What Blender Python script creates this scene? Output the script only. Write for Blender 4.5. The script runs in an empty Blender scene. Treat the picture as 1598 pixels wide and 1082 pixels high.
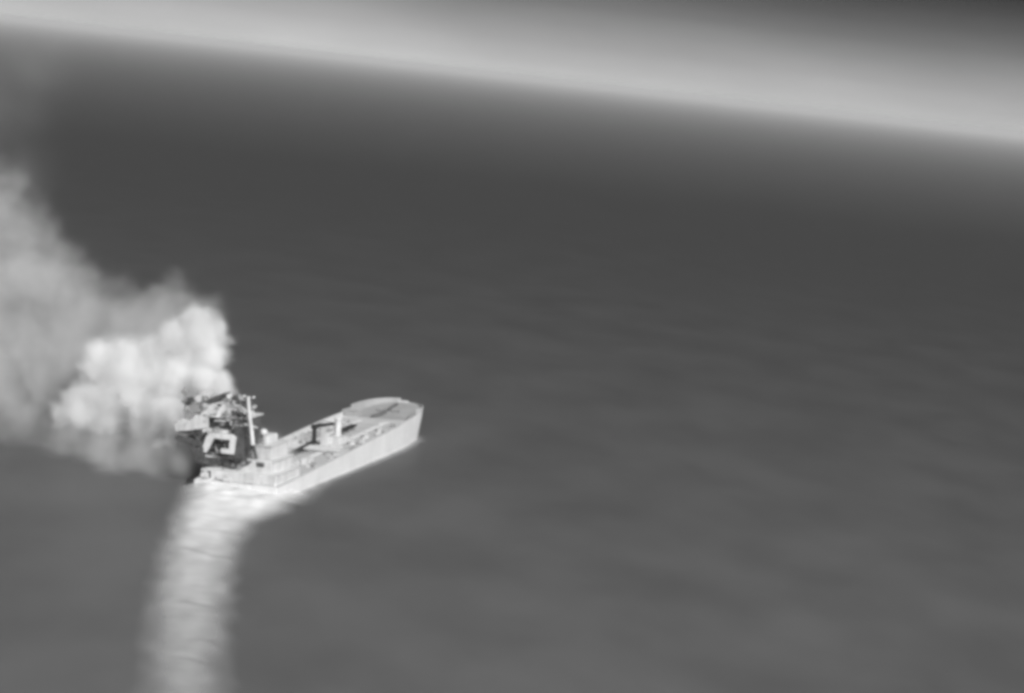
import bpy, bmesh, math, random
from mathutils import Vector, Matrix, noise

sc = bpy.context.scene
R = math.radians

# ------------------------------------------------------------------ camera
cam_data = bpy.data.cameras.new("camera")
cam = bpy.data.objects.new("camera", cam_data)
sc.collection.objects.link(cam)
sc.camera = cam
cam_data.sensor_width = 36.0
cam_data.lens = 3500.0 / 1598.0 * 36.0
cam_data.clip_start = 1.0
cam_data.clip_end = 400000.0
cam.matrix_world = (Matrix.Translation((0, 0, 155.0))
                    @ Matrix.Rotation(R(90 - 6.862), 4, 'X')
                    @ Matrix.Rotation(R(6.6), 4, 'Z'))

# ------------------------------------------------------------------ sky
SUN_EL, SUN_AZ = 38.0, 149.0        # azimuth clockwise from +Y (the view direction)
world = bpy.data.worlds.new("World")
sc.world = world
world.use_nodes = True
wn, wl = world.node_tree.nodes, world.node_tree.links
wn.clear()
w_out = wn.new("ShaderNodeOutputWorld")
w_bg = wn.new("ShaderNodeBackground")
w_sky = wn.new("ShaderNodeTexSky")
w_sky.sky_type = 'NISHITA'
w_sky.sun_disc = False
w_sky.sun_elevation = R(SUN_EL)
w_sky.sun_rotation = R(SUN_AZ)
w_sky.dust_density = 1.0
w_bw = wn.new("ShaderNodeRGBToBW")
w_tc = wn.new("ShaderNodeTexCoord")
w_sep = wn.new("ShaderNodeSeparateXYZ")
w_mr = wn.new("ShaderNodeMapRange")
w_mr.inputs['From Min'].default_value = -0.02
w_mr.inputs['From Max'].default_value = 0.10
w_ramp = wn.new("ShaderNodeValToRGB")
w_ramp.color_ramp.interpolation = 'LINEAR'
def sky_stop(z, v, first=[True, True]):
    p = (z + 0.02) / 0.12
    e = w_ramp.color_ramp.elements.new(p)
    e.color = (v, v, v, 1)
for z_, v_ in ((0.0, 0.97), (0.0075, 0.70), (0.016, 0.47), (0.0245, 0.32), (0.0335, 0.195), (0.042, 0.125), (0.0505, 0.075), (0.058, 0.040), (0.075, 0.024)):
    sky_stop(z_, v_)
els = w_ramp.color_ramp.elements
els[0].color = (0.97, 0.97, 0.97, 1)
els[len(els) - 1].color = (0.018, 0.018, 0.018, 1)
w_mul = wn.new("ShaderNodeMath"); w_mul.operation = 'MULTIPLY'
wl.new(w_tc.outputs['Generated'], w_sep.inputs[0])
wl.new(w_sep.outputs['Z'], w_mr.inputs['Value'])
wl.new(w_mr.outputs[0], w_ramp.inputs[0])
wl.new(w_sky.outputs[0], w_bw.inputs[0])
wl.new(w_bw.outputs[0], w_mul.inputs[0])
wl.new(w_ramp.outputs[0], w_mul.inputs[1])
w_map = wn.new("ShaderNodeMapping"); w_map.inputs['Scale'].default_value = (7, 7, 22)
w_nz = wn.new("ShaderNodeTexNoise"); w_nz.inputs['Scale'].default_value = 1.0; w_nz.inputs['Detail'].default_value = 4
w_nr = wn.new("ShaderNodeMapRange")
w_nr.inputs['From Min'].default_value = 0.3; w_nr.inputs['From Max'].default_value = 0.7
w_nr.inputs['To Min'].default_value = 0.90; w_nr.inputs['To Max'].default_value = 1.10
w_m2 = wn.new("ShaderNodeMath"); w_m2.operation = 'MULTIPLY'
wl.new(w_tc.outputs['Generated'], w_map.inputs['Vector'])
wl.new(w_map.outputs[0], w_nz.inputs['Vector'])
wl.new(w_nz.outputs[0], w_nr.inputs['Value'])
wl.new(w_mul.outputs[0], w_m2.inputs[0]); wl.new(w_nr.outputs[0], w_m2.inputs[1])
wl.new(w_m2.outputs[0], w_bg.inputs['Color'])
w_bg.inputs['Strength'].default_value = 0.05
wl.new(w_bg.outputs[0], w_out.inputs['Surface'])

# ------------------------------------------------------------------ sun
sun_data = bpy.data.lights.new("sun", 'SUN')
sun_data.energy = 1.5
sun_data.angle = R(25)
sun = bpy.data.objects.new("sun", sun_data)
sc.collection.objects.link(sun)
sd = Vector((math.sin(R(SUN_AZ)) * math.cos(R(SUN_EL)), math.cos(R(SUN_AZ)) * math.cos(R(SUN_EL)), math.sin(R(SUN_EL))))
sun.rotation_euler = sd.to_track_quat('Z', 'Y').to_euler()
sun.location = sd * 500

# ------------------------------------------------------------------ exposure and renderer
sc.view_settings.view_transform = 'Standard'
sc.view_settings.look = 'None'
sc.view_settings.gamma = 1.0
sc.view_settings.use_curve_mapping = False
sc.view_settings.exposure = 1.75
sc.cycles.volume_bounces = 20
sc.cycles.max_bounces = 32
sc.cycles.transparent_max_bounces = 32
sc.cycles.volume_step_rate = 1.0
sc.cycles.volume_max_steps = 256
sc.cycles.use_denoising = True
sc.cycles.pixel_filter_type = 'BLACKMAN_HARRIS'
sc.cycles.filter_width = 4.0
sc.cycles.sample_clamp_indirect = 6.0

# ------------------------------------------------------------------ materials
def nodes_of(name):
    m = bpy.data.materials.new(name)
    m.use_nodes = True
    m.node_tree.nodes.clear()
    n, l = m.node_tree.nodes, m.node_tree.links
    out = n.new("ShaderNodeOutputMaterial")
    return m, n, l, out

def paint(name, base, var=0.12, scale=0.35, rough=0.6, spec=0.3, streak=0.0):
    """grey paint with worn patches and, on plates, runs of soot"""
    m, n, l, out = nodes_of(name)
    b = n.new("ShaderNodeBsdfPrincipled")
    tc = n.new("ShaderNodeTexCoord")
    nz = n.new("ShaderNodeTexNoise")
    nz.inputs['Scale'].default_value = scale
    nz.inputs['Detail'].default_value = 6
    nz.inputs['Roughness'].default_value = 0.65
    l.new(tc.outputs['Object'], nz.inputs['Vector'])
    mr = n.new("ShaderNodeMapRange")
    mr.inputs['From Min'].default_value = 0.3
    mr.inputs['From Max'].default_value = 0.7
    mr.inputs['To Min'].default_value = base * (1 - var)
    mr.inputs['To Max'].default_value = min(0.9, base * (1 + var))
    l.new(nz.outputs['Fac'], mr.inputs['Value'])
    val = mr.outputs[0]
    if streak:
        mp = n.new("ShaderNodeMapping")
        mp.inputs['Scale'].default_value = (0.5, 0.5, 0.06)
        l.new(tc.outputs['Object'], mp.inputs['Vector'])
        n2 = n.new("ShaderNodeTexNoise")
        n2.inputs['Scale'].default_value = 1.0
        n2.inputs['Detail'].default_value = 4
        l.new(mp.outputs[0], n2.inputs['Vector'])
        m2 = n.new("ShaderNodeMapRange")
        m2.inputs['From Min'].default_value = 0.5
        m2.inputs['From Max'].default_value = 0.72
        m2.inputs['To Min'].default_value = 1.0
        m2.inputs['To Max'].default_value = 1.0 - streak
        l.new(n2.outputs['Fac'], m2.inputs['Value'])
        mu = n.new("ShaderNodeMath"); mu.operation = 'MULTIPLY'
        l.new(val, mu.inputs[0]); l.new(m2.outputs[0], mu.inputs[1])
        val = mu.outputs[0]
    comb = n.new("ShaderNodeCombineColor")
    for i in range(3):
        l.new(val, comb.inputs[i])
    l.new(comb.outputs[0], b.inputs['Base Color'])
    b.inputs['Roughness'].default_value = rough
    b.inputs['Specular IOR Level'].default_value = spec
    l.new(b.outputs[0], out.inputs['Surface'])
    return m

M_HULL = paint("hull_paint", 0.72, 0.07, 0.08, 0.55, 0.25, 0.12)
M_DECK = paint("deck_paint", 0.46, 0.10, 0.12, 0.75, 0.2)
M_FOC = paint("forecastle_paint", 0.36, 0.12, 0.10, 0.7, 0.2)
M_WHITE = paint("house_paint", 0.66, 0.18, 0.16, 0.6, 0.2, 0.35)
M_PALE = paint("pale_steel", 0.58, 0.12, 0.3, 0.6, 0.2)
M_GREY = paint("grey_steel", 0.28, 0.2, 0.3, 0.65, 0.2)
M_CHAR = paint("charred_steel", 0.085, 0.45, 0.35, 0.85, 0.1)
M_HOSE = paint("hose_rubber", 0.13, 0.2, 0.4, 0.7, 0.2)
M_DARK = paint("black_steel", 0.025, 0.3, 0.35, 0.7, 0.2)

# ------------------------------------------------------------------ sea
def sea_material():
    m, n, l, out = nodes_of("sea_water")
    tc = n.new("ShaderNodeTexCoord")
    # swell and wind ripples as relief
    mp = n.new("ShaderNodeMapping")
    mp.inputs['Rotation'].default_value = (0, 0, R(25))
    mp.inputs['Scale'].default_value = (1.0, 0.55, 1.0)
    l.new(tc.outputs['Object'], mp.inputs['Vector'])
    n1 = n.new("ShaderNodeTexNoise"); n1.inputs['Scale'].default_value = 0.05; n1.inputs['Detail'].default_value = 5
    n1.inputs['Roughness'].default_value = 0.6
    l.new(mp.outputs[0], n1.inputs['Vector'])
    bump = n.new("ShaderNodeBump")
    bump.inputs['Strength'].default_value = 0.06
    bump.inputs['Distance'].default_value = 1.0
    l.new(n1.outputs['Fac'], bump.inputs['Height'])
    # broad slicks
    n2 = n.new("ShaderNodeTexNoise"); n2.inputs['Scale'].default_value = 0.022; n2.inputs['Detail'].default_value = 3
    l.new(mp.outputs[0], n2.inputs['Vector'])
    mr = n.new("ShaderNodeMapRange")
    mr.inputs['From Min'].default_value = 0.3; mr.inputs['From Max'].default_value = 0.7
    mr.inputs['To Min'].default_value = 0.148; mr.inputs['To Max'].default_value = 0.194
    l.new(n2.outputs['Fac'], mr.inputs['Value'])
    comb = n.new("ShaderNodeCombineColor")
    for i in range(3):
        l.new(mr.outputs[0], comb.inputs[i])
    dif = n.new("ShaderNodeBsdfDiffuse")
    l.new(comb.outputs[0], dif.inputs['Color'])
    glo = n.new("ShaderNodeBsdfGlossy")
    glo.inputs['Roughness'].default_value = 0.30
    glo.inputs['Color'].default_value = (0.12, 0.12, 0.12, 1)   # darkened in the colour, standing in for wave troughs shading one another
    l.new(bump.outputs[0], dif.inputs['Normal'])
    l.new(bump.outputs[0], glo.inputs['Normal'])
    fr = n.new("ShaderNodeFresnel"); fr.inputs['IOR'].default_value = 1.40
    mix = n.new("ShaderNodeMixShader")
    fm = n.new("ShaderNodeMath"); fm.operation = 'MULTIPLY_ADD'; fm.use_clamp = True
    fm.inputs[1].default_value = 1.27; fm.inputs[2].default_value = 0.04  # raised reflection share darkens the far water, standing in for wave masking
    l.new(fr.outputs[0], fm.inputs[0])
    l.new(fm.outputs[0], mix.inputs['Fac'])
    l.new(dif.outputs[0], mix.inputs[1]); l.new(glo.outputs[0], mix.inputs[2])
    l.new(mix.outputs[0], out.inputs['Surface'])
    return m

def link(name, me, mat=None, parent=None):
    o = bpy.data.objects.new(name, me)
    sc.collection.objects.link(o)
    if mat is not None:
        me.materials.append(mat)
    if parent is not None:
        o.parent = parent
    return o

def tag(o, label=None, cat=None, kind=None, group=None):
    if label: o["label"] = label
    if cat: o["category"] = cat
    if kind: o["kind"] = kind
    if group: o["group"] = group
    return o

S = 90000.0
me = bpy.data.meshes.new("sea")
ring = [60, 400, 900, 1600, 3000, 6000, 12000, 25000, 50000, S]
vs, fs = [(0, 0, 0)], []
NS = 64
for r_ in ring:
    for k in range(NS):
        a = 2 * math.pi * k / NS
        vs.append((r_ * math.cos(a), r_ * math.sin(a), 0))
for k in range(NS):
    fs.append((0, 1 + k, 1 + (k + 1) % NS))
for i in range(len(ring) - 1):
    for k in range(NS):
        a, b = 1 + i * NS + k, 1 + i * NS + (k + 1) % NS
        fs.append((a, a + NS, b + NS, b))
me.from_pydata(vs, [], fs)
sea = link("sea", me, sea_material())
tag(sea, "dark grey open sea reaching to the hazy horizon", "sea", "structure")

# ------------------------------------------------------------------ mesh helpers
class MB:
    def __init__(self): self.bm = bmesh.new()
    def box(self, x0, x1, y0, y1, z0, z1, mat=None):
        vs = [self.bm.verts.new((x, y, z)) for x in (x0, x1) for y in (y0, y1) for z in (z0, z1)]
        if mat is not None:
            c = Vector(((x0 + x1) / 2, (y0 + y1) / 2, (z0 + z1) / 2))
            for v in vs: v.co = c + mat @ (v.co - c)
        for f in ((0, 1, 3, 2), (4, 6, 7, 5), (0, 4, 5, 1), (2, 3, 7, 6), (0, 2, 6, 4), (1, 5, 7, 3)):
            self.bm.faces.new([vs[i] for i in f])
        return self
    def tube(self, pts, r, n=10, r1=None):
        pts = [Vector(p) for p in pts]
        rings = []
        for i, p in enumerate(pts):
            d = (pts[min(i + 1, len(pts) - 1)] - pts[max(i - 1, 0)]).normalized()
            up = Vector((0, 0, 1)) if abs(d.z) < 0.9 else Vector((1, 0, 0))
            u = d.cross(up).normalized(); v = d.cross(u)
            rr = r if r1 is None else r + (r1 - r) * i / (len(pts) - 1)
            rings.append([self.bm.verts.new(p + rr * (u * math.cos(2 * math.pi * k / n) + v * math.sin(2 * math.pi * k / n))) for k in range(n)])
        for a, b in zip(rings, rings[1:]):
            for k in range(n):
                self.bm.faces.new((a[k], a[(k + 1) % n], b[(k + 1) % n], b[k]))
        self.bm.faces.new(list(reversed(rings[0]))); self.bm.faces.new(rings[-1])
        return self
    def prism(self, poly, axis, a0, a1):
        """poly of (p, q) extruded along axis"""
        def P(p, q, a):
            return {'x': (a, p, q), 'y': (p, a, q), 'z': (p, q, a)}[axis]
        A = [self.bm.verts.new(P(p, q, a0)) for p, q in poly]
        B = [self.bm.verts.new(P(p, q, a1)) for p, q in poly]
        n = len(poly)
        for k in range(n):
            self.bm.faces.new((A[k], A[(k + 1) % n], B[(k + 1) % n], B[k]))
        self.bm.faces.new(list(reversed(A))); self.bm.faces.new(B)
        return self
    def lathe(self, c, prof, n=14):
        rings = []
        for r_, z in prof:
            rings.append([self.bm.verts.new((c[0] + r_ * math.cos(2 * math.pi * k / n), c[1] + r_ * math.sin(2 * math.pi * k / n), c[2] + z)) for k in range(n)])
        for a, b in zip(rings, rings[1:]):
            for k in range(n):
                self.bm.faces.new((a[k], a[(k + 1) % n], b[(k + 1) % n], b[k]))
        self.bm.faces.new(list(reversed(rings[0]))); self.bm.faces.new(rings[-1])
        return self
    def build(self, name, mat, parent, bevel=0.0, label=None, smooth=False):
        bmesh.ops.recalc_face_normals(self.bm, faces=self.bm.faces)
        if bevel:
            bmesh.ops.bevel(self.bm, geom=list(self.bm.edges), offset=bevel, segments=1, affect='EDGES', profile=0.5)
        me = bpy.data.meshes.new(name)
        self.bm.to_mesh(me); self.bm.free()
        if smooth:
            for p in me.polygons: p.use_smooth = True
        o = link(name, me, mat, parent)
        if label: o["label"] = label
        return o

def lean(o, k=0.012, z0=8.0, twist=0.0):
    """the burnt house leans to port: shear the mesh about the height z0"""
    for v in o.data.vertices:
        dz = max(0.0, v.co.z - z0)
        v.co.y += k * dz
    return o

# ------------------------------------------------------------------ the ship (local x forward, y port, z up)
ship = bpy.data.objects.new("tanker_ship", None)
sc.collection.objects.link(ship)
ship.empty_display_size = 5
ship.location = (-90.0, 767.6, -0.9)
ship.scale = (1.035, 1, 1)
LIST = R(-4.0)                      # listing to port
ship.rotation_euler = (LIST, 0, R(75.28))
tag(ship, "pale burning cargo tanker with a charred wrecked superstructure at its stern", "ship")

LOA = 181.0
def half_breadth(x):
    if x < 14: return 15.3 + 0.75 * math.sin(x / 14 * math.pi / 2)
    if x < 112: return 16.05
    if x < 150: return 16.05 - 0.001 * (x - 112) ** 2
    t = (x - 150) / (LOA - 150)
    return 14.606 * math.sqrt(max(0.0, 1 - t ** 3.4)) - 0.076 * (x - 150) * (1 - t)
def z_side(x): return 4.3 + 0.0455 * x           # top of the shell plating
def z_deck(x): return 4.0 + 0.030 * x if x < 146 else 9.6

# hull shell with sheer, bow flare and a rounded bilge
xs = [0, 1.5, 4, 8, 14, 24, 40, 60, 80, 100, 120, 136, 146, 150, 154, 158, 162, 166, 169, 172, 174.5, 176.5, 178, 179.3, 180.2, 180.8]
bm = bmesh.new()
rows = []
for x in xs:
    b = half_breadth(x)
    zt = z_side(x)
    fl = 0.0 if x < 140 else min(1.0, (x - 140) / 40)
    sec = []
    for t, zz in ((1.0, zt), (1.0 - 0.02 * fl, zt * 0.72), (1.0 - 0.07 * fl, zt * 0.4), (1.0 - 0.12 * fl, 0.0), (0.97 - 0.14 * fl, -2.0), (0.8 - 0.1 * fl, -3.6)):
        rk = 1.0
        sec.append((max(0.15, b * t * rk), zz))
    row = []
    for hb, zz in sec: row.append(bm.verts.new((x - (fl * 3.0 * (1 - max(0, zz) / zt) if x > 165 else 0), -hb, zz)))
    for hb, zz in reversed(sec): row.append(bm.verts.new((x - (fl * 3.0 * (1 - max(0, zz) / zt) if x > 165 else 0), hb, zz)))
    rows.append(row)
for a, b in zip(rows, rows[1:]):
    for k in range(len(a) - 1):
        bm.faces.new((a[k], b[k], b[k + 1], a[k + 1]))
bm.faces.new(rows[0]); bm.faces.new(list(reversed(rows[-1])))
bmesh.ops.recalc_face_normals(bm, faces=bm.faces)
me = bpy.data.meshes.new("hull"); bm.to_mesh(me); bm.free()
for p in me.polygons: p.use_smooth = len(p.vertices) == 4
hull = link("hull", me, M_HULL, ship)
hull["label"] = "pale hull with a broad transom and blunt bow"

def deck_sheet(name, x0, x1, inset, zf, mat, n=24):
    bm = bmesh.new(); prev = None
    for i in range(n + 1):
        x = x0 + (x1 - x0) * i / n
        b = max(0.1, half_breadth(x) - inset)
        cam_ = 0.25
        row = [bm.verts.new((x, y, zf(x) + cam_ * (1 - (y / max(b, .1)) ** 2) if b > 2 else zf(x))) for y in (-b, -b * 0.6, -b * 0.2, b * 0.2, b * 0.6, b)]
        if prev:
            for k in range(5): bm.faces.new((prev[k], row[k], row[k + 1], prev[k + 1]))
        prev = row
    me = bpy.data.meshes.new(name); bm.to_mesh(me); bm.free()
    return link(name, me, mat, ship)
deck_sheet("main_deck", 0.15, 146, 0.12, z_deck, M_DECK)
deck_sheet("forecastle_deck", 146.02, 180.6, 0.2, lambda x: 9.6 + 0.115 * max(0.0, x - 156), M_FOC)
# break of the forecastle
MB().box(145.5, 146.0, -14.6, 14.6, 7.6, 9.75).build("forecastle_bulkhead", M_PALE, ship)
MB().box(146.05, 152.0, 8.6, 14.0, 9.62, 11.6).build("forecastle_locker", M_FOC, ship, 0.15)

# bulwark round the bow, stepped up forward
def bulwark(name, x0, x1, zb, ztop, side, mat, n=18, th=0.35, zi=None):
    bm = bmesh.new(); prev = None
    for i in range(n + 1):
        x = x0 + (x1 - x0) * i / n
        b = half_breadth(x) + 0.02
        zt = ztop(x)
        row = [bm.verts.new(p) for p in ((x, side * b, zb(x)), (x, side * b * 1.01, zt), (x, side * max(0, b * 1.01 - th), zt), (x, side * max(0, b - th), (zi or zb)(x)))]
        if prev:
            for k in range(4): bm.faces.new((prev[k], row[k], row[(k + 1) % 4], prev[(k + 1) % 4]))
        else:
            bm.faces.new(row)
        prev = row
    bm.faces.new(list(reversed(prev)))
    bmesh.ops.recalc_face_normals(bm, faces=bm.faces)
    me = bpy.data.meshes.new(name); bm.to_mesh(me); bm.free()
    return link(name, me, mat, ship)
for s in (1, -1):
    bulwark("bow_bulwark", 155, 180.9, lambda x: z_side(x) + 0.004, lambda x: 13.5 + (0.03 if s > 0 else -0.03) * (x - 155), s, M_FOC if s > 0 else M_PALE, 26, zi=lambda x: 9.5 + 0.115 * max(0.0, x - 156))  # starboard side given paler paint to lighten its unlit faces
    bulwark("low_bulwark", 146.1, 155.0 if s < 0 else 154.98, lambda x: z_side(x) + 0.004, lambda x: 12.3, s, M_FOC, 4, zi=lambda x: 9.5 + 0.115 * max(0.0, x - 156))
    bulwark("gunwale", 0.1, 146, lambda x: z_side(x) + 0.004, lambda x: z_side(x) + 0.35, s, M_PALE, 14, 0.5, zi=lambda x: z_deck(x) - 0.05)
MB().prism([(180.0, -2.6), (181.0, -1.4), (181.15, 0), (181.0, 1.4), (180.0, 2.6)], "z", 12.45, 13.3).build("stem_plate", M_PALE, ship)
MB().box(-0.02, 0.35, -15.0, 15.0, 4.28, 4.75).build("gunwale", M_HULL, ship)

# --- forecastle gear
for y in (3.6, -2.8):
    wnd = MB().tube([(163, y - 1.4, 11.2), (163, y + 1.4, 11.2)], 0.7, 12).build("windlass", M_GREY, ship)
    MB().tube([(163, y - 1.55, 11.2), (163, y - 1.42, 11.2)], 0.95, 12).build("drum_flange", M_GREY, wnd)
    MB().tube([(163, y + 1.42, 11.2), (163, y + 1.55, 11.2)], 0.95, 12).build("drum_flange", M_GREY, wnd)
MB().tube([(146.5, 1.8, 10.3), (153, 1.2, 10.5), (160, 0.8, 10.9)], 0.85, 10).build("mooring_hose", M_HOSE, ship)
MB().tube([(163, 0.8, 11.3), (169, 1.0, 12.0), (174, 0.6, 12.4)], 0.7, 10).build("mooring_hose", M_HOSE, ship)
for x, y in ((150, 12.5), (150, -12.5), (166, 9.5), (166, -9.5)):
    for dx in (0, 1.3):
        MB().lathe((x + dx, y, 9.55), [(0.5, 0), (0.4, 0.1), (0.4, 1.0), (0.55, 1.05), (0.55, 1.25)], 10).build("bollard", M_GREY, ship)

# --- cargo deck: pipes, catwalk, hatches, vents
def zp(x): return z_deck(x) + 0.2
for i, (y, r_) in enumerate(((5.0, 0.32), (6.0, 0.38), (-5.0, 0.34), (-6.0, 0.3), (-6.8, 0.24))):
    pts = [(x, y, zp(x) + 0.55) for x in (30, 60, 90, 120, 142)]
    MB().tube(pts, r_, 8).build("cargo_pipe", M_PALE, ship)
for x in range(34, 142, 9):
    MB().box(x - 0.15, x + 0.15, -7.2, 6.5, zp(x) - 0.1, zp(x) + 0.15).build("pipe_support", M_PALE, ship)
# the heavy dark duct along the centre line aft of midships
MB().tube([(42, 0.6, zp(42) + 1.9), (62, 1.2, zp(62) + 1.7), (81, 2.0, zp(81) + 1.7)], 1.0, 12).build("duct", M_DARK, ship, label="black duct running along the centre of the deck")
for x in (50, 60, 70, 80):
    MB().box(x - 0.2, x + 0.2, 0.2, 2.2, zp(x), zp(x) + 1.1).build("duct_support", M_GREY, ship)
# deck crane: dark post and boom
cr = MB().tube([(81.5, 2.3, zp(81)), (81.5, 2.3, 13.6)], 0.85, 12).build("crane_post", M_DARK, ship, label="black crane post amidships")
MB().box(80.4, 82.6, 1.2, 3.4, 13.4, 15.0).build("crane_head", M_DARK, cr, 0.15)
MB().tube([(82.6, 2.2, 14.4), (97, 0.4, 13.6)], 0.8, 8, 0.6).build("crane_boom", M_DARK, ship, label="dark crane boom lying forward")
MB().tube([(82.0, 2.2, 15.0), (90, 1.4, 15.6), (96, 0.6, 14.2)], 0.14, 6).build("crane_stay", M_CHAR, ship)
# white king post with its housing
kp = MB().tube([(94.5, -2.4, zp(94)), (94.5, -2.4, 15.6)], 1.45, 14, 1.2).build("king_post", M_WHITE, ship, label="thick white king post amidships")
MB().lathe((94.5, -2.4, 15.6), [(1.5, 0), (1.5, 0.5), (0.9, 1.0)], 14).build("post_cap", M_WHITE, kp)
MB().box(88.0, 95.5, -6.2, -0.8, zp(91) - 0.1, zp(91) + 2.6).build("winch_house", M_WHITE, ship, 0.15)
MB().box(84.5, 87.6, -1.6, 1.0, zp(86) - 0.1, 11.6).build("control_cabin", M_PALE, ship, 0.15)
# dark hose tray forward
MB().prism([(107, 9.0), (108.5, 8.6), (122, 9.2), (124.5, 10.0), (121, 10.5), (109, 10.3)], 'y', 0.2, 1.7).build("hose_tray", M_DARK, ship, 0.08, "black hose tray forward of the king post")
for x in (109, 115, 121):
    MB().box(x - 0.2, x + 0.2, 0, 2.0, zp(x), 9.3).build("tray_leg", M_GREY, ship)
# cross-over manifold
for k, x in enumerate((66, 68.2, 70.4, 72.6)):
    MB().tube([(x, -12.6, zp(x) + 1.9), (x, -5.0, zp(x) + 1.9), (x, 6, zp(x) + 1.9), (x, 12.6, zp(x) + 1.9)], 0.3, 8).build("manifold_pipe", M_PALE, ship)
for s in (-1, 1):
    MB().box(64.5, 74.0, s * 13.2 - 1.2, s * 13.2 + 1.2, zp(69), zp(69) + 1.2).build("drip_tray", M_PALE, ship, 0.06)
for x in (38, 52, 66, 80, 96, 112, 128):
    for s in (-1, 1):
        if s < 0 and x in (66,): continue
        hb = MB().lathe((x - 4, s * 9.2, zp(x) - 0.15), [(1.25, 0), (1.25, 1.0), (1.4, 1.02), (1.4, 1.22), (1.1, 1.3)], 14).build("tank_hatch", M_PALE, ship)
        MB().tube([(x + 2.5, s * 7.2, zp(x) - 0.1), (x + 2.5, s * 7.2, zp(x) + 2.6)], 0.22, 8).build("vent_pipe", M_PALE, ship)
MB().box(44.5, 49.0, -10.2, -7.0, zp(47) - 0.1, zp(47) + 2.3).build("deck_store", M_WHITE, ship, 0.12)
MB().box(56, 61, 9.6, 13.0, zp(58) - 0.1, zp(58) + 1.2).build("deck_store", M_PALE, ship, 0.12)
MB().box(78, 82.5, 9.0, 13.4, zp(80) - 0.1, zp(80) + 1.6).build("deck_store", M_PALE, ship, 0.12)
MB().box(90, 97, 9.4, 13.0, zp(94) - 0.1, zp(94) + 1.8).build("deck_store", M_PALE, ship, 0.12)
# small fittings over the cargo deck: valve chests, reels, lockers
rf = random.Random(5)
for k in range(64):
    x = rf.uniform(30, 142); y = rf.choice((-1, 1)) * rf.uniform(7.4, 14.2)
    a, b, c = rf.uniform(0.5, 1.6), rf.uniform(0.4, 1.2), rf.uniform(0.5, 1.5)
    if rf.random() < 0.4:
        MB().tube([(x, y - b, zp(x) + 0.5), (x, y + b, zp(x) + 0.5)], 0.5 + 0.3 * c, 10).build("hose_reel", rf.choice((M_PALE, M_GREY)), ship)
    else:
        MB().box(x - a, x + a, y - b, y + b, zp(x) - 0.2, zp(x) + c).build("deck_locker", rf.choice((M_PALE, M_WHITE, M_GREY, M_DECK)), ship, 0.08)

# --- aft deck gear
for y in (-12.5, -7.5, 7.5, 12.0):
    for dy in (0, 1.2):
        MB().lathe((1.4, y + dy, 4.1), [(0.45, 0), (0.36, 0.1), (0.36, 0.9), (0.5, 0.95), (0.5, 1.1)], 10).build("bollard", M_PALE, ship)
for y in (-4.5, 4.0):
    MB().tube([(2.6, y - 1.3, 5.0), (2.6, y + 1.3, 5.0)], 0.75, 12).build("mooring_winch", M_PALE, ship)
MB().lathe((0.6, -14.6, 4.7), [(0.5, 0), (0.7, 0.4), (0.6, 1.0), (0.2, 1.25)], 12).build("stern_lamp", M_WHITE, ship, smooth=True)
MB().tube([(1.2, 16.9, 0.6), (1.2, 17.2, 1.6), (1.2, 17.2, 3.6), (1.2, 16.9, 4.4)], 1.5, 12).build("fender", M_DARK, ship, label="black fender hanging at the port quarter", smooth=True)

# --- accommodation house: pale lower tiers, burnt upper decks leaning to port
lower = MB().box(5.0, 27, -13.4, 15.0, 4.05, 7.6).build("lower_house", M_WHITE, ship, 0.12)
sec = MB().box(7.0, 26, -10.6, 14.4, 7.6, 12.2).build("second_tier", M_WHITE, ship, 0.12)
MB().box(5.3, 27.4, -13.6, 15.2, 7.62, 7.85).build("deck_slab", M_PALE, lower)
MB().box(7.2, 26.6, -11.2, 15.0, 12.0, 12.4).build("deck_slab", M_PALE, sec)
for x in range(9, 26, 3):
    MB().box(x - 0.45, x + 0.45, -13.47, -13.4, 5.6, 6.5).build("window", M_PALE, lower)
    MB().box(x - 0.45, x + 0.45, -10.67, -10.6, 9.6, 10.5).build("window", M_PALE, sec)
MB().box(6.9, 7.02, -7.8, -4.9, 10.0, 11.6).build("scorched_opening", M_CHAR, sec)
MB().box(4.9, 5.02, 11.2, 14.6, 4.9, 7.3).build("scorched_opening", M_CHAR, lower)
MB().prism([(14.5, 8.1), (14.5, 11.9), (-3.4, 11.9), (-1.8, 10.2), (1.0, 9.3), (3.5, 8.2), (8, 8.9)], "x", 6.86, 7.05).build("scorched_opening", M_CHAR, sec)
MB().prism([(11.8, 5.0), (15.0, 5.2), (14.8, 6.2), (13.2, 7.4), (11.9, 6.6)], 'x', 4.3, 4.7).build("torn_plate", M_WHITE, lower)
MB().prism([(3.0, 5.0), (8.2, 4.9), (9.0, 5.9), (5.0, 6.5)], 'x', 4.2, 4.6).build("torn_plate", M_WHITE, lower)

# burnt core and what is left of its decks
core = lean(MB().box(9.0, 21.0, -0.6, 14.6, 12.4, 26.2).build("burnt_core", M_CHAR, ship, 0.3, "charred black core of the wrecked house"))
def slab(z, x0, x1, pts, t=0.45, mat=M_WHITE):
    return lean(MB().prism([(p[0], p[1]) for p in pts], 'z', z, z + t).build("deck_slab", mat, core))
slab(15.2, 0, 0, [(8, 15.6), (6.4, 14), (7.6, 9), (6.6, 6), (7.8, 2), (8.4, -1), (10, -1.4), (10, 15.6)], 0.5, M_CHAR)
slab(21.0, 0, 0, [(8.2, 16.2), (5.6, 15), (6.2, 11), (5.4, 7.5), (7.0, 5.2), (9.6, 5.0), (9.6, 16.2)], 0.9)
slab(26.3, 0, 0, [(22, 16.6), (6.4, 16.6), (6.0, 10), (7.4, 8.4), (6.8, 1.2), (8, -1), (22, -1)], 0.5)
slab(23.9, 0, 0, [(8.8, 5.4), (6.2, 5.0), (6.6, 0.6), (8.8, -0.9)], 0.8)
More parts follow.
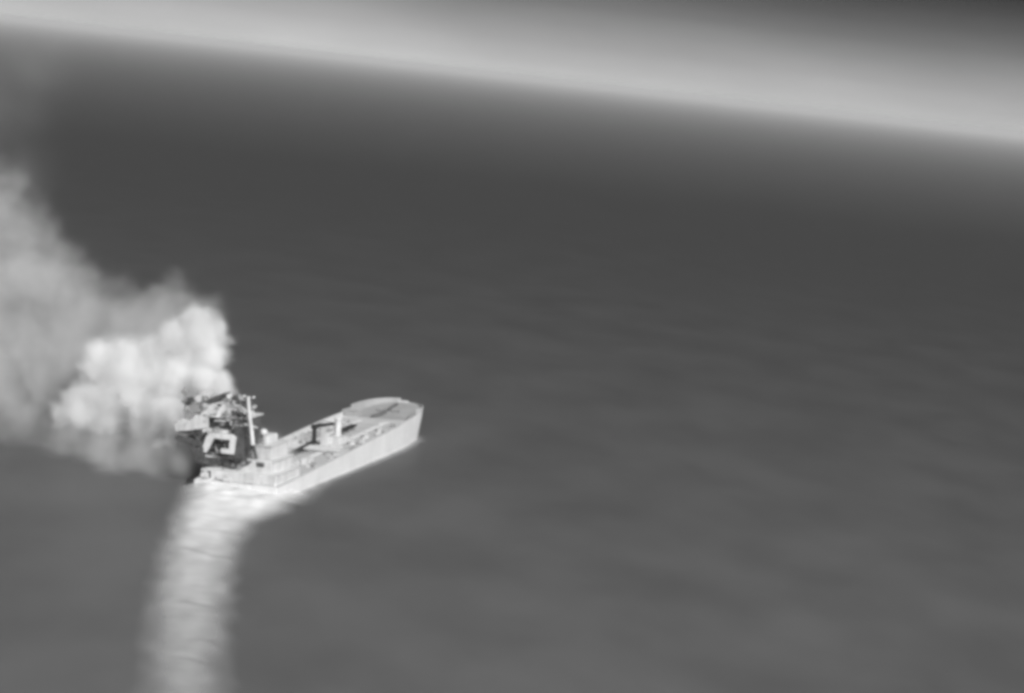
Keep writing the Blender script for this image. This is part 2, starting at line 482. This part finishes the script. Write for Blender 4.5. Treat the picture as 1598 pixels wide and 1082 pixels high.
# bridge: white aft wall, tilted and broken, dark roof
def rz(a, b=0.0, c=0.0):
    return (Matrix.Rotation(R(a), 3, 'X') @ Matrix.Rotation(R(b), 3, 'Y') @ Matrix.Rotation(R(c), 3, 'Z'))
MB().prism([(18.6, 23.6), (19.2, 26.4), (15.6, 28.6), (11.2, 30.4), (9.2, 31.2), (7.6, 28.0), (6.4, 24.9), (8.2, 23.6), (11.5, 24.8), (14, 25.6)], 'x', 7.6, 8.2).build("bridge_wall", M_WHITE, ship, label="white bridge wall, torn and bent")
MB().prism([(9.0, 27.2), (3.2, 27.6), (0.4, 26.4), (1.0, 28.4), (4.0, 29.8), (8.4, 29.2)], 'x', 7.2, 7.8).build("bridge_wall", M_WHITE, ship)
MB().prism([(19.0, 28.6), (14.2, 31.6), (10.8, 33.4), (9.6, 32.6), (13.2, 30.2), (17.6, 28.0)], 'x', 7.0, 12.0).build("roof_plate", M_CHAR, ship, label="dark collapsed roof plate of the bridge")
MB().prism([(6.4, 29.8), (2.0, 31.0), (0.2, 29.2), (1.0, 28.2), (4.2, 29.4)], 'x', 8.0, 13.0).build("roof_plate", M_CHAR, ship)
MB().box(9, 20, 2.0, 15.5, 26.9, 29.4).build("bridge_house", M_PALE, ship, 0.2)
# white portal frame standing on the aft side
pf = MB().prism([(15.4, 12.2), (15.2, 14.0), (14.2, 18.0), (12.6, 19.3), (4.9, 19.9), (3.3, 19.0), (3.6, 13.0), (8.2, 12.8), (8.4, 14.4), (5.4, 14.6), (5.3, 17.9), (11.4, 17.6), (13.6, 12.2)], 'x', 3.6, 4.8).build("portal_frame", M_WHITE, ship, 0.06, "white portal frame on the aft side of the wreck")
# burnt funnel and casing
fn = lean(MB().prism([(4.6, 12.4), (11, 12.4), (10.4, 26.0), (5.4, 26.6)], 'y', -0.9, 3.2).build("funnel", M_CHAR, ship, 0.2, "charred funnel standing beside the white mast"))
lean(MB().box(5.2, 10.6, -1.1, 3.4, 24.0, 24.6).build("funnel_band", M_GREY, fn))
lean(MB().tube([(8, 0.2, 26.2), (8, 0.2, 28.0)], 0.5, 10).build("exhaust_pipe", M_CHAR, fn))
lean(MB().tube([(8, 1.9, 26.2), (8, 1.9, 27.6)], 0.5, 10).build("exhaust_pipe", M_CHAR, fn))
# mast, bent to port
MB().tube([(7.6, -3.6, 12.3), (3.6, -3.4, 17.8)], 0.6, 10).build("mast_foot", M_CHAR, ship)
mast = MB().tube([(3.6, -3.4, 17.6), (3.4, -2.6, 22), (3.2, -1.4, 27), (3.0, -0.1, 34.2)], 0.75, 10, 0.6).build("mast", M_WHITE, ship, label="white mast bent towards the smoke")
MB().tube([(3.4, -4.6, 23.8), (3.4, 0.4, 24.4)], 0.28, 8).build("yard", M_WHITE, mast)
MB().tube([(3.2, -3.0, 29.0), (3.2, 1.4, 29.6)], 0.22, 8).build("yard", M_WHITE, mast)
# starboard block, paler and less burnt
sb = MB().box(9, 24, -9.6, -2.2, 12.4, 17.2).build("starboard_house", M_WHITE, ship, 0.15)
MB().box(8.4, 24.4, -9.9, -1.9, 17.2, 17.5).build("deck_slab", M_PALE, sb)
MB().box(11, 20, -7.4, -3.0, 17.5, 20.4).build("upper_cabin", M_WHITE, ship, 0.3)
for x in range(11, 24, 3):
    MB().box(x - 0.45, x + 0.45, -9.67, -9.6, 14.6, 15.6).build("window", M_PALE, sb)
MB().lathe((9.6, -6.2, 17.5), [(0.4, 0), (0.4, 3.4), (1.1, 3.7), (1.4, 4.5), (1.1, 5.3), (0.4, 5.7)], 14).build("radome", M_WHITE, ship, smooth=True)
MB().tube([(9.4, -4.2, 17.5), (9.4, -4.2, 22.6)], 0.7, 8).build("vent_pipe", M_CHAR, ship)
# dark beam thrown out over the port side, with what holds it
MB().box(2.6, 4.4, 15.4, 25.4, 14.6, 16.2, rz(8.0)).build("davit_beam", M_CHAR, ship, 0.1, "charred davit beam sticking out over the port side")
MB().prism([(15.0, 8.6), (17.2, 8.9), (17.8, 14.8), (15.8, 15.4), (14.6, 13.2)], 'x', 3.4, 5.6).build("davit_post", M_CHAR, ship)
MB().tube([(4.0, 16.4, 9.4), (3.8, 20.6, 15.0)], 0.3, 8).build("davit_strut", M_CHAR, ship)
# what is left of the port bridge wing, standing out of the smoke
MB().prism([(14.6, 20.6), (18.0, 19.8), (21.5, 18.6), (26.6, 17.6), (27.4, 19.8), (24.4, 22.4), (22.0, 21.8), (19.6, 24.6), (15.0, 24.2)], 'x', 5.4, 6.0).build("bridge_wing", M_WHITE, ship, label="white remains of the port bridge wing, torn open")
MB().box(5.6, 10.5, 13.5, 26.0, 17.6, 18.1, rz(-5.0)).build("bridge_wing_floor", M_CHAR, ship)
MB().tube([(6.6, 15.2, 12.4), (6.2, 20.5, 17.9)], 0.4, 8).build("wing_bracket", M_CHAR, ship)
MB().tube([(7.4, 22.4, 18.2), (7.2, 24.6, 26.0), (6.6, 25.4, 33.4)], 0.42, 8, 0.3).build("bent_mast", M_GREY, ship)
for k, (y, z) in enumerate(((25.0, 28.4), (25.4, 31.6), (24.2, 25.2))):
    MB().box(6.2, 7.6, y - 0.9, y + 0.9, z - 0.5, z + 0.6, rz(20 * k - 15)).build("lamp_bracket", M_GREY, ship, 0.1)
MB().prism([(16.5, 30.0), (20.2, 28.6), (21.2, 30.4), (18.4, 32.6), (15.0, 34.6), (13.6, 33.6)], 'x', 6.6, 7.0).build("roof_plate", M_WHITE, ship)
MB().prism([(18.2, 25.6), (22.0, 25.0), (22.6, 27.2), (19.4, 28.2)], 'x', 5.8, 6.2).build("roof_plate", M_GREY, ship)
# torn plates and bent framing scattered over the burnt decks
rng = random.Random(11)
for k in range(150):
    y = rng.uniform(-3.0, 21.5); z = rng.uniform(9.0, 34.5); x = rng.uniform(5.2, 8.6)
    if y > 14.5 and z < 17.5: z += 9
    if 3.2 < y < 14.8 and 11.8 < z < 20 and x < 6.5: x += 1.6
    s = rng.uniform(0.4, 1.7)
    q = []
    n_ = rng.choice((4, 5, 6))
    for i in range(n_):
        a = 2 * math.pi * i / n_ + rng.uniform(-0.3, 0.3)
        q.append((s * rng.uniform(0.6, 1.3) * math.cos(a), s * rng.uniform(0.35, 0.9) * math.sin(a)))
    p = MB().prism(q, 'x', -0.12, 0.12).build("torn_plate", rng.choice((M_CHAR, M_CHAR, M_WHITE, M_GREY, M_WHITE)) if z > 20 else rng.choice((M_CHAR, M_CHAR, M_CHAR, M_GREY, M_WHITE)), core)
    p.location = (x, y, z)
    p.rotation_euler = (rng.uniform(-0.9, 0.9), rng.uniform(-0.7, 0.7), rng.uniform(-0.7, 0.7))
for k in range(40):
    y = rng.uniform(-1, 18.0); z = rng.uniform(12, 32.0); x = rng.uniform(5.0, 8.8)
    d = Vector((rng.uniform(-0.8, 0.8), rng.uniform(-1, 1), rng.uniform(-0.8, 1))).normalized() * rng.uniform(2, 4.5)
    MB().tube([(x, y, z), (x + d.x * .5 + rng.uniform(-.4, .4), y + d.y * .5, z + d.z * .5 + rng.uniform(-.4, .4)), (x + d.x, y + d.y, z + d.z)], rng.uniform(0.18, 0.35), 6).build("bent_frame", rng.choice((M_CHAR, M_WHITE, M_GREY)), core)

# these wrecked pieces hang plumb rather than square to the listing deck
inv = (Matrix.Translation((0, 0, -0.9)) @ Matrix.Rotation(LIST, 4, 'X')).inverted()
for o in ship.children_recursive:
    if o.name.split('.')[0] in ("bridge_wall", "roof_plate", "bridge_wing", "bridge_wing_floor", "wing_bracket", "bent_mast", "lamp_bracket", "portal_frame", "mast", "mast_foot", "davit_beam", "davit_post", "davit_strut") or (o.name.startswith("yard") and o.parent == mast):
        o.data.transform(inv)

# ------------------------------------------------------------------ wake and wash
def foam_material(name):
    m, n, l, out = nodes_of(name)
    tc = n.new("ShaderNodeTexCoord")
    at = n.new("ShaderNodeAttribute"); at.attribute_name = "foam"
    mp = n.new("ShaderNodeMapping"); mp.inputs['Scale'].default_value = (0.11, 0.13, 1)
    l.new(tc.outputs['Object'], mp.inputs['Vector'])
    nz = n.new("ShaderNodeTexNoise"); nz.inputs['Scale'].default_value = 1.0; nz.inputs['Detail'].default_value = 5
    l.new(mp.outputs[0], nz.inputs['Vector'])
    mr = n.new("ShaderNodeMapRange")
    mr.inputs['From Min'].default_value = 0.3; mr.inputs['From Max'].default_value = 0.7
    mr.inputs['To Min'].default_value = 0.88; mr.inputs['To Max'].default_value = 1.06
    l.new(nz.outputs['Fac'], mr.inputs['Value'])
    mu = n.new("ShaderNodeMath"); mu.operation = 'MULTIPLY'; mu.use_clamp = True
    l.new(at.outputs['Fac'], mu.inputs[0]); l.new(mr.outputs[0], mu.inputs[1])
    d = n.new("ShaderNodeBsdfDiffuse"); d.inputs['Color'].default_value = (0.8, 0.8, 0.8, 1)
    t = n.new("ShaderNodeBsdfTransparent")
    mx = n.new("ShaderNodeMixShader")
    l.new(mu.outputs[0], mx.inputs['Fac'])
    l.new(t.outputs[0], mx.inputs[1]); l.new(d.outputs[0], mx.inputs[2])
    l.new(mx.outputs[0], out.inputs['Surface'])
    return m
M_FOAM = foam_material("foam")

def smooth(a, b, x):
    t = max(0.0, min(1.0, (x - a) / (b - a))); return t * t * (3 - 2 * t)
def lerp_table(T, y):
    for (y0, *a), (y1, *b) in zip(T, T[1:]):
        if y0 >= y >= y1:
            t = (y0 - y) / (y0 - y1)
            return [p + (q - p) * t for p, q in zip(a, b)]
    return list(T[-1][1:])
#  Y,  left,  right, strength
WT = [(775, -106, -68, 0.97), (741, -104, -72.5, 0.96), (724, -102, -77.5, 0.92), (706, -100.8, -79.4, 0.87), (690, -99.6, -79.2, 0.80), (650, -95.3, -76.4, 0.66), (600, -88.8, -70.6, 0.55),
      (555, -82.0, -65.2, 0.45), (520, -77, -61, 0.37), (430, -63, -48, 0.22), (300, -44, -30, 0.13), (150, -26, -12, 0.02)]
# Y, depth, width, slant, centre across, half span
troughs = [(668, 0.34, 2.2, -0.35, 0.15, 0.75), (652, 0.16, 3.5, 0.5, 0.25, 0.45), (604, 0.36, 1.8, -0.1, 0.05, 0.6), (588, 0.12, 2.4, 0.3, -0.2, 0.5), (566, 0.24, 2.4, -0.4, 0.3, 0.6), (548, 0.30, 1.8, -0.1, 0.2, 0.65), (700, 0.08, 3.0, 0.2, 0, 0.7)]
nu, nv = 44, 420
vs, fo, fs = [], [], []
for j in range(nv + 1):
    Y = 775 - (775 - 150) * (j / nv)
    lft, rgt, st = lerp_table(WT, Y)
    for i in range(nu + 1):
        u = i / nu * 2 - 1
        wob = 1.2 * noise.noise(Vector((u * 0.6, Y * 0.045, 3.1)))
        c, hw = (lft + rgt) / 2, (rgt - lft) / 2
        pad = 6.0
        X = c + u * (hw + pad) + wob
        e = abs(u) * (hw + pad)
        soft = 1 - smooth(hw - 7.5, hw + pad - 0.2, e + 1.6 * noise.noise(Vector((u * 3, Y * 0.08, 9))))
        f = st * soft
        z = 0.25 + 0.9 * soft * st * (0.6 + 0.5 * noise.noise(Vector((X * 0.12, Y * 0.10, 0))))
        for ty, dep, wd, sl, uc, sp in troughs:
            q = (Y - ty - sl * u * 14 + 5.0 * noise.noise(Vector((u * 2.6, ty * 0.37, 1)))) / wd
            k = math.exp(-q * q) * smooth(0, 0.45, sp - abs(u - uc))
            f *= 1 - 0.8 * dep * k
            z -= 0.5 * dep * k
        f *= 0.98 + 0.16 * noise.noise(Vector((X * 0.22, Y * 0.07, 5)))
        if i in (0, nu): f = 0
        z += 2.3 * smooth(726, 758, Y) * soft * (0.8 + 0.4 * noise.noise(Vector((X * 0.2, Y * 0.2, 7))))
        vs.append((X, Y, max(0.06, z)))
        fo.append(max(0.0, min(1.0, f)))
for j in range(nv):
    for i in range(nu):
        a = j * (nu + 1) + i
        fs.append((a, a + nu + 1, a + nu + 2, a + 1))
me = bpy.data.meshes.new("wake"); me.from_pydata(vs, [], fs)
at = me.attributes.new("foam", 'FLOAT', 'POINT'); at.data.foreach_set("value", fo)
for p in me.polygons: p.use_smooth = True
wake = link("wake", me, M_FOAM)
wake.location = (0, 3.2, 0)
tag(wake, "pale foaming wake trailing from the ship's stern towards the viewer", "wake", "stuff")

# wash along the waterline
vs, fo, fs = [], [], []
path = []
for i in range(61):
    x = 172 * i / 60
    path.append((x, -half_breadth(x) * (1 - (0.12 * min(1, (x - 140) / 40) if x > 140 else 0))))
nw = 10
for i, (x, y) in enumerate(path):
    a = path[max(0, i - 1)]; b = path[min(60, i + 1)]
    d = Vector((b[0] - a[0], b[1] - a[1], 0)).normalized(); nrm = Vector((d.y, -d.x, 0))
    wd = 5.0 + 8.0 * (1 - smooth(0, 50, x)) + 1.0 * noise.noise(Vector((x * 0.09, 0, 0)))
    for k in range(nw + 1):
        t = k / nw
        p = Vector((x, y, 0)) + nrm * (t * wd - 0.6)
        vs.append((p.x, p.y, 0.16 + 0.5 * (1 - t) ** 2))
        fo.append(0.0 if k == nw else 0.62 * (1 - t) ** 1.6 * (0.9 + 0.4 * noise.noise(Vector((x * 0.15, t * 2, 4)))) * (1 - smooth(150, 172, x)))
for i in range(60):
    for k in range(nw):
        a = i * (nw + 1) + k
        fs.append((a, a + nw + 1, a + nw + 2, a + 1))
me = bpy.data.meshes.new("hull_wash"); me.from_pydata(vs, [], fs)
at = me.attributes.new("foam", 'FLOAT', 'POINT'); at.data.foreach_set("value", fo)
for p in me.polygons: p.use_smooth = True
wash = link("hull_wash", me, M_FOAM)
wash.location = ship.location; wash.scale = ship.scale; wash.rotation_euler = (0, 0, R(75.28)); wash.location.z = 0
tag(wash, "thin pale wash along the near side of the hull", "wash", "stuff")

# ------------------------------------------------------------------ smoke
def smoke_material(name, dens, albedo=0.999):
    m, n, l, out = nodes_of(name)
    v = n.new("ShaderNodeVolumePrincipled")
    v.inputs['Color'].default_value = (albedo, albedo, albedo, 1)
    v.inputs['Density'].default_value = dens
    l.new(v.outputs[0], out.inputs['Volume'])
    return m

def smoke(name, puffs, voxel, warps, rim, ragged, mat, label, grow=1.3, blend=0.12):
    """a cloud of real density: soft puffs, stirred and torn by noise, sampled on a voxel grid.
    puffs (x, y, z, radius[, strength]); warps (size, amount); rim: share of a puff's radius over which it thins out"""
    lo = Vector([min(p[k] - p[3] * grow for p in puffs) - 3 for k in range(3)])
    hi = Vector([max(p[k] + p[3] * grow for p in puffs) + 3 for k in range(3)])
    c0 = Vector(puffs[0][:3]); lo -= c0; hi -= c0
    ng = bpy.data.node_groups.new(name, 'GeometryNodeTree')
    ng.interface.new_socket("Geometry", in_out='INPUT', socket_type='NodeSocketGeometry')
    ng.interface.new_socket("Geometry", in_out='OUTPUT', socket_type='NodeSocketGeometry')
    N, L = ng.nodes, ng.links
    go = N.new('NodeGroupOutput')
    vc = N.new('GeometryNodeVolumeCube')
    vc.inputs['Min'].default_value = lo; vc.inputs['Max'].default_value = hi
    for ax, k in (('X', 0), ('Y', 1), ('Z', 2)):
        vc.inputs['Resolution ' + ax].default_value = max(8, int((hi[k] - lo[k]) / voxel))
    pos = N.new('GeometryNodeInputPosition').outputs[0]
    cur = pos
    def vmath(op, a, b):
        q = N.new('ShaderNodeVectorMath'); q.operation = op
        for i, w in enumerate((a, b)):
            if w is None: continue
            if isinstance(w, (tuple, Vector)): q.inputs[i].default_value = w
            else: L.new(w, q.inputs[i])
        return q
    def fmath(op, a, b=None, c=None, clamp=False):
        q = N.new('ShaderNodeMath'); q.operation = op; q.use_clamp = clamp
        for i, w in enumerate((a, b, c)):
            if w is None: continue
            if isinstance(w, (int, float)): q.inputs[i].default_value = w
            else: L.new(w, q.inputs[i])
        return q.outputs[0]
    for size, amt in warps:
        nz = N.new('ShaderNodeTexNoise'); nz.noise_dimensions = '3D'
        nz.inputs['Scale'].default_value = 1.0 / size
        nz.inputs['Detail'].default_value = 2.0
        L.new(pos, nz.inputs['Vector'])
        d = vmath('SUBTRACT', nz.outputs[1], (0.5, 0.5, 0.5)).outputs[0]
        sc_ = N.new('ShaderNodeVectorMath'); sc_.operation = 'SCALE'; L.new(d, sc_.inputs[0]); sc_.inputs['Scale'].default_value = amt * 2
        cur = vmath('ADD', cur, sc_.outputs[0]).outputs[0]
    nz = N.new('ShaderNodeTexNoise'); nz.inputs['Scale'].default_value = 1.0 / ragged[0]
    nz.inputs['Detail'].default_value = 5.0; nz.inputs['Roughness'].default_value = 0.62
    L.new(cur, nz.inputs['Vector'])
    tear = fmath('MULTIPLY_ADD', nz.outputs[0], ragged[1] * 2, -ragged[1])
    tot = None
    for p in puffs:
        a = p[4] if len(p) > 4 else 1.0
        dist = vmath('DISTANCE', cur, Vector(p[:3]) - c0).outputs['Value']
        e = fmath('MULTIPLY_ADD', dist, -1.0 / (p[3] * grow), 1.0)
        e = fmath('MULTIPLY', e, a)
        tot = e if tot is None else fmath('SMOOTH_MAX', tot, e, blend)
    tot = fmath('ADD', tot, tear)
    tot = fmath('MULTIPLY', tot, 1.0 / rim, clamp=True)
    L.new(fmath('MULTIPLY', tot, tot), vc.inputs['Density'])
    sm = N.new('GeometryNodeSetMaterial'); sm.inputs['Material'].default_value = mat
    L.new(vc.outputs['Volume'], sm.inputs['Geometry'])
    L.new(sm.outputs['Geometry'], go.inputs[0])
    vol = bpy.data.volumes.new(name)
    vol.materials.append(mat)
    o = bpy.data.objects.new(name, vol)
    sc.collection.objects.link(o)
    o.location = c0
    md = o.modifiers.new("puffs", 'NODES'); md.node_group = ng
    tag(o, label, "smoke", "stuff")
    return o

D = [(-118.5, 800, 33.0, 7.5), (-111.2, 800, 49.9, 8.2), (-117.9, 805, 43.9, 9.2), (-106.8, 798, 41.3, 6.2), (-108.2, 800, 32.7, 7.8), (-126.7, 808, 37.8, 9.7), (-137.8, 812, 34.8, 10.2), (-147.8, 815, 34.5, 8.4), (-129.2, 808, 25.6, 11.1), (-142.5, 812, 22.4, 10.4), (-154.3, 815, 14.1, 7.9), (-161.8, 818, 12.1, 5.1), (-119.5, 802, 20.5, 9.6), (-111.6, 798, 18.5, 6.4), (-130.5, 808, 14.8, 7.6), (-144.1, 812, 13.8, 6.5), (-99.4, 788, 32.4, 5.2, 1.15), (-105.5, 790, 32.6, 5.4, 1.15), (-110.5, 784, 21.0, 3.6), (-113.0, 785, 19.5, 3.4), (-116.5, 786, 20.5, 3.2), (-118.4, 796, 15.0, 4.5), (-113.7, 790, 16.5, 3.6), (-118.9, 794, 8.7, 3.4), (-106.2, 799, 52.4, 4.1), (-115.7, 803, 53.7, 5.0), (-149.9, 815, 18.7, 9.3)]
T = [(-121.5, 812, 53.0, 12.5, 1.6), (-133, 818, 47, 11, 1.2), (-143.1, 832, 40.2, 14.7), (-160.7, 838, 47.3, 19.2), (-179.2, 846, 59.1, 19.3), (-191.5, 852, 72.0, 17.0), (-206.0, 858, 79.8, 17.2), (-177.9, 838, 35.5, 25.1), (-207.0, 852, 50.5, 29.2), (-189.7, 832, 20.3, 17.8), (-169.7, 828, 23.1, 16.6), (-209.6, 842, 24.1, 28.9), (-155.7, 826, 32.2, 13.0), (-232.9, 862, 61.6, 32.0), (-229.5, 850, 30.7, 34.0), (-180.8, 852, 75.6, 8.5), (-198.6, 855, 89.4, 9.3), (-159.1, 842, 61.7, 8.2), (-224.8, 860, 92.4, 19.7)]
LW = [(-127.5, 790, 6.5, 10.0), (-116.5, 788, 8.0, 8.0), (-142.7, 794, 7.0, 10.0), (-110.5, 780, 5.0, 5.5), (-119.5, 776, 3.5, 6.5, 0.8), (-157, 802, 8, 11.0, 0.8), (-135, 778, 3, 7.5, 0.8), (-175, 812, 9, 14, 0.6), (-195, 818, 10, 16, 0.6)]
WI = [(-204, 872, 118, 20), (-200, 882, 136, 19), (-225, 880, 130, 26), (-196, 868, 100, 15), (-232, 872, 108, 28), (-192, 886, 146, 12)]
def on_ship(x, y, z, r_, a):
    p = Matrix.Translation(ship.location) @ Matrix.Rotation(R(75.28), 4, 'Z') @ Vector((x * 1.035, y, z))
    return (p.x, p.y, p.z, r_, a)
up = lambda P, dz: [(p[0], p[1], p[2] + dz) + tuple(p[3:]) for p in P]
STEAM = [on_ship(10, -5, 16, 6.0, 0.7), on_ship(20, -8, 13, 6.0, 0.7), on_ship(30, -3, 11, 6.5, 0.65), on_ship(40, 4, 9, 6.5, 0.6), on_ship(26, 8, 14, 8.0, 0.7), on_ship(50, 9, 8, 7.0, 0.5)]
smoke("smoke_billow", up(D, 0.7), 0.65, ((18, 6.0), (7.5, 4.4), (2.8, 1.4)), 0.6, (7.0, 0.42), smoke_material("dense_smoke", 0.48), "dense white smoke billowing from the burning stern", 1.36)
smoke("smoke_plume", up(T, 0.7), 1.2, ((45, 16.0), (16, 7.0), (6, 2.0)), 0.7, (16.0, 0.75), smoke_material("drifting_smoke", 0.034), "broad grey smoke plume drifting off at the left edge")
smoke("low_smoke", LW, 1.0, ((20, 5.0), (6, 1.6)), 0.8, (12.0, 0.35), smoke_material("low_smoke", 0.075), "thin grey smoke lying low on the water beside the stern")
smoke("smoke_wisp", up(WI, 0.7), 2.0, ((40, 12.0), (14, 4.0)), 0.9, (26.0, 0.45), smoke_material("thin_smoke", 0.006), "faint smoke wisp rising above the plume to the horizon")
smoke("deck_smoke", STEAM, 0.8, ((10, 3.0), (4, 1.0)), 0.8, (7.0, 0.35), smoke_material("deck_smoke", 0.24), "thin pale smoke drifting over the deck ahead of the wrecked house")

# ------------------------------------------------------------------ haze
hb_ = 95000.0
me = bpy.data.meshes.new("haze")
vs = [(x, y, z) for x in (-hb_, hb_) for y in (-hb_, hb_) for z in (-5.0, 175.0)]
me.from_pydata(vs, [], [(0, 1, 3, 2), (4, 6, 7, 5), (0, 4, 5, 1), (2, 3, 7, 6), (0, 2, 6, 4), (1, 5, 7, 3)])
m, n, l, out = nodes_of("haze_air")
hv = n.new("ShaderNodeVolumePrincipled")
hv.inputs['Color'].default_value = (0.94, 0.94, 0.94, 1)
hv.inputs['Density'].default_value = 3.9e-5
l.new(hv.outputs[0], out.inputs['Volume'])
haze = link("haze", me, m)
tag(haze, "pale haze thickening towards the horizon", "haze", "stuff")
